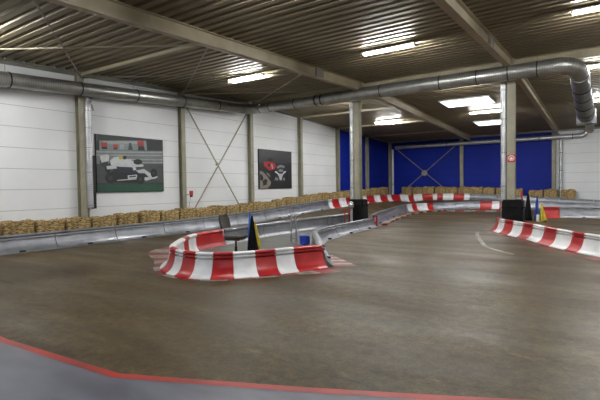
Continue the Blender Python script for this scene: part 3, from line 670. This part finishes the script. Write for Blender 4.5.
for k in range(5):
    a = 2*PI*k/5; bm = bmesh.new(); tube(bm, [(0,0,.09),(.3*math.cos(a),.3*math.sin(a),.07)], [.03,.02], 8); l = obj('base_leg', bm, M['dark'], r, 40)
    bm = bmesh.new(); tube(bm, [(.29*math.cos(a)-.012*math.sin(a),.29*math.sin(a)+.012*math.cos(a),.03),(.29*math.cos(a)+.012*math.sin(a),.29*math.sin(a)-.012*math.cos(a),.03)], .03, 10); obj('castor', bm, M['dark'], l, 40)
def flag(x, y, h, label, m, lean=(0,0), spread=.13, low=.2, top=.97, group='furled marshal flags', twist=0):
    r = thing('marshal_flag', label, 'flag', group, (x,y,ground(x,y)))
    tip = Vector((lean[0],lean[1],h)); tubeo('pole', [(0,0,0), tuple(tip)], .012, M['wood'], r, 8)
    bm = bmesh.new(); rows = 9; seg = 22; R = []
    for j in range(rows):
        t = j/(rows-1); z = h*(low+(top-low)*(1-t)); w = .02+spread*t**.8; c = tip*(z/h); row = []
        for k in range(seg):
            a = 2*PI*k/seg; f = w*(1+.28*math.sin(5*a+twist+2*t)*t); dz = -.05*t*t*h*(math.sin(2*a+twist)+.5*math.sin(3*a))
            row.append(bm.verts.new((c.x+f*math.cos(a), c.y+f*.75*math.sin(a), max(.02, z+(dz if j > 3 else 0)))))
        R.append(row)
    for a, b in zip(R, R[1:]):
        for k in range(seg): bm.faces.new((a[k],a[(k+1)%seg],b[(k+1)%seg],b[k]))
    bm.faces.new(R[0]); bm.faces.new(R[-1][::-1]); obj('cloth', bm, m, r, 50)
    bm = bmesh.new(); tube(bm, [(0,0,0),(0,0,.03),(0,0,.04)], [.10,.09,.02], 16); obj('foot', bm, M['dark'], r, 40)
flag(-8.56,9.85, 1.30, 'furled light blue flag beside the stool', M['blueflag'], (-.03,.02), .06, .16, .98)
flag(-8.28,9.66, 1.22, 'furled black flag in front of the blue and yellow ones by the stool', M['black'], (-.04,.0), .15, .06, .98, twist=1)
flag(-8.36,10.02, 1.0, 'furled yellow flag tucked behind the black flag by the stool', M['yellowflag'], (-.16,.0), .06, .25, .98, twist=2)
r = thing('bucket', 'small blue bucket on the grey infield floor near the steel stand', 'bucket', None, (-8.55,12.65,0), .3)
bm = bmesh.new(); tube(bm, [(0,0,0),(0,0,.30)], [.135,.175], 24); bm.faces.ensure_lookup_table()
f = [x for x in bm.faces if len(x.verts) > 4 and x.calc_center_median().z > .2][0]
q = bmesh.ops.inset_individual(bm, faces=[f], thickness=.012); bmesh.ops.translate(bm, verts=f.verts, vec=(0,0,-.26)); obj('pail', bm, M['bluebucket'], r, 40)
bm = bmesh.new(); tube(bm, [(.182*math.cos(a),.182*math.sin(a),.295) for a in [2*PI*k/24 for k in range(25)]], .012, 8); obj('rim', bm, M['bluebucket'], r, 50)
bm = bmesh.new(); tube(bm, [(.18*math.cos(a),.06+.14*math.sin(a)*.6,.29+.09*math.sin(a)) for a in [PI*k/14 for k in range(15)]], .005, 6); obj('handle', bm, M['chrome'], r, 40)
r = thing('steel_stand', 'chrome two-legged stand with crossbar inside the island beyond the bucket', 'stand', None, (-9.22,12.95,0), .55)
for s in (-.09,.09):
    tubeo('upright', [(s,0,.02),(s,0,.94)], .034, M['chrome'], r, 12); bm = bmesh.new(); tube(bm, [(s,0,0),(s,0,.02),(s,0,.035)], [.075,.07,.03], 16); obj('foot_plate', bm, M['chrome'], r, 40)
bm = bmesh.new(); box(bm, (0,0,.945), (.38,.09,.05), None, .015); obj('crossbar', bm, M['chrome'], r, 40)
tubeo('lower_bar', [(-.09,0,.14),(.09,0,.14)], .015, M['chrome'], r, 8)
# flags by the second post
flag(-3.50,26.3, 1.52, 'tall furled black flag next to the padded post with the red sign', M['black'], (.03,0), .18, .04, .98, 'furled flags beyond the second post', 1)
flag(-3.86,26.7, .95, 'short furled red flag mostly behind the black flag', M['redflag'], (-.05,0), .12, .06, .98, 'furled flags beyond the second post')
flag(-3.08,26.5, 1.36, 'furled dark blue flag between the black and yellow ones', M['darkblueflag'], (.0,0), .10, .10, .98, 'furled flags beyond the second post', 2)
flag(-2.72,26.2, 1.0, 'furled yellow flag in front of the red barrier panel', M['yellowflag'], (-.14,0), .115, .04, .98, 'furled flags beyond the second post', .5)
flag(-3.02,20.98, 1.72, 'narrow furled red flag poking up behind the black pad', M['redflag'], (0,0), .06, .35, .98, 'furled flags beyond the second post', .5)
r = thing('white_can', 'small white can standing on the floor between the black and yellow flags', 'can', None, (-3.0,26.3,0))
tubeo('body', [(0,0,0),(0,0,.32)], .085, M['fix'], r, 20); tubeo('lid', [(0,0,.32),(0,0,.35)], .09, M['signwhite'], r, 20)
# ------------------------------------------------------------------ camera, world, view
cam = bpy.data.cameras.new('camera'); cam.sensor_width = 36; cam.lens = 447.234/600*36; cam.clip_end = 200
co = bpy.data.objects.new('camera', cam); COL.objects.link(co)
yaw, pitch, rl = .603222, -.0303034, -.0137663
fw = Vector((-math.sin(yaw)*math.cos(pitch), math.cos(yaw)*math.cos(pitch), math.sin(pitch))); r0 = Vector((math.cos(yaw), math.sin(yaw), 0)); u0 = r0.cross(fw)
rr = r0*math.cos(rl)+u0*math.sin(rl); uu = u0*math.cos(rl)-r0*math.sin(rl)
mw = Matrix((rr, uu, -fw)).transposed().to_4x4(); mw.translation = (0,0,2.0); co.matrix_world = mw; SC.camera = co
w = bpy.data.worlds.new('world'); SC.world = w; w.use_nodes = True
w.node_tree.nodes['Background'].inputs[0].default_value = (.6,.7,.9,1); w.node_tree.nodes['Background'].inputs[1].default_value = .3
SC.view_settings.view_transform = 'Standard'; SC.view_settings.look = 'None'; SC.view_settings.gamma = 1; SC.view_settings.use_curve_mapping = False
SC.view_settings.exposure = 0.0
try: SC.cycles.use_denoising = True
except Exception: pass
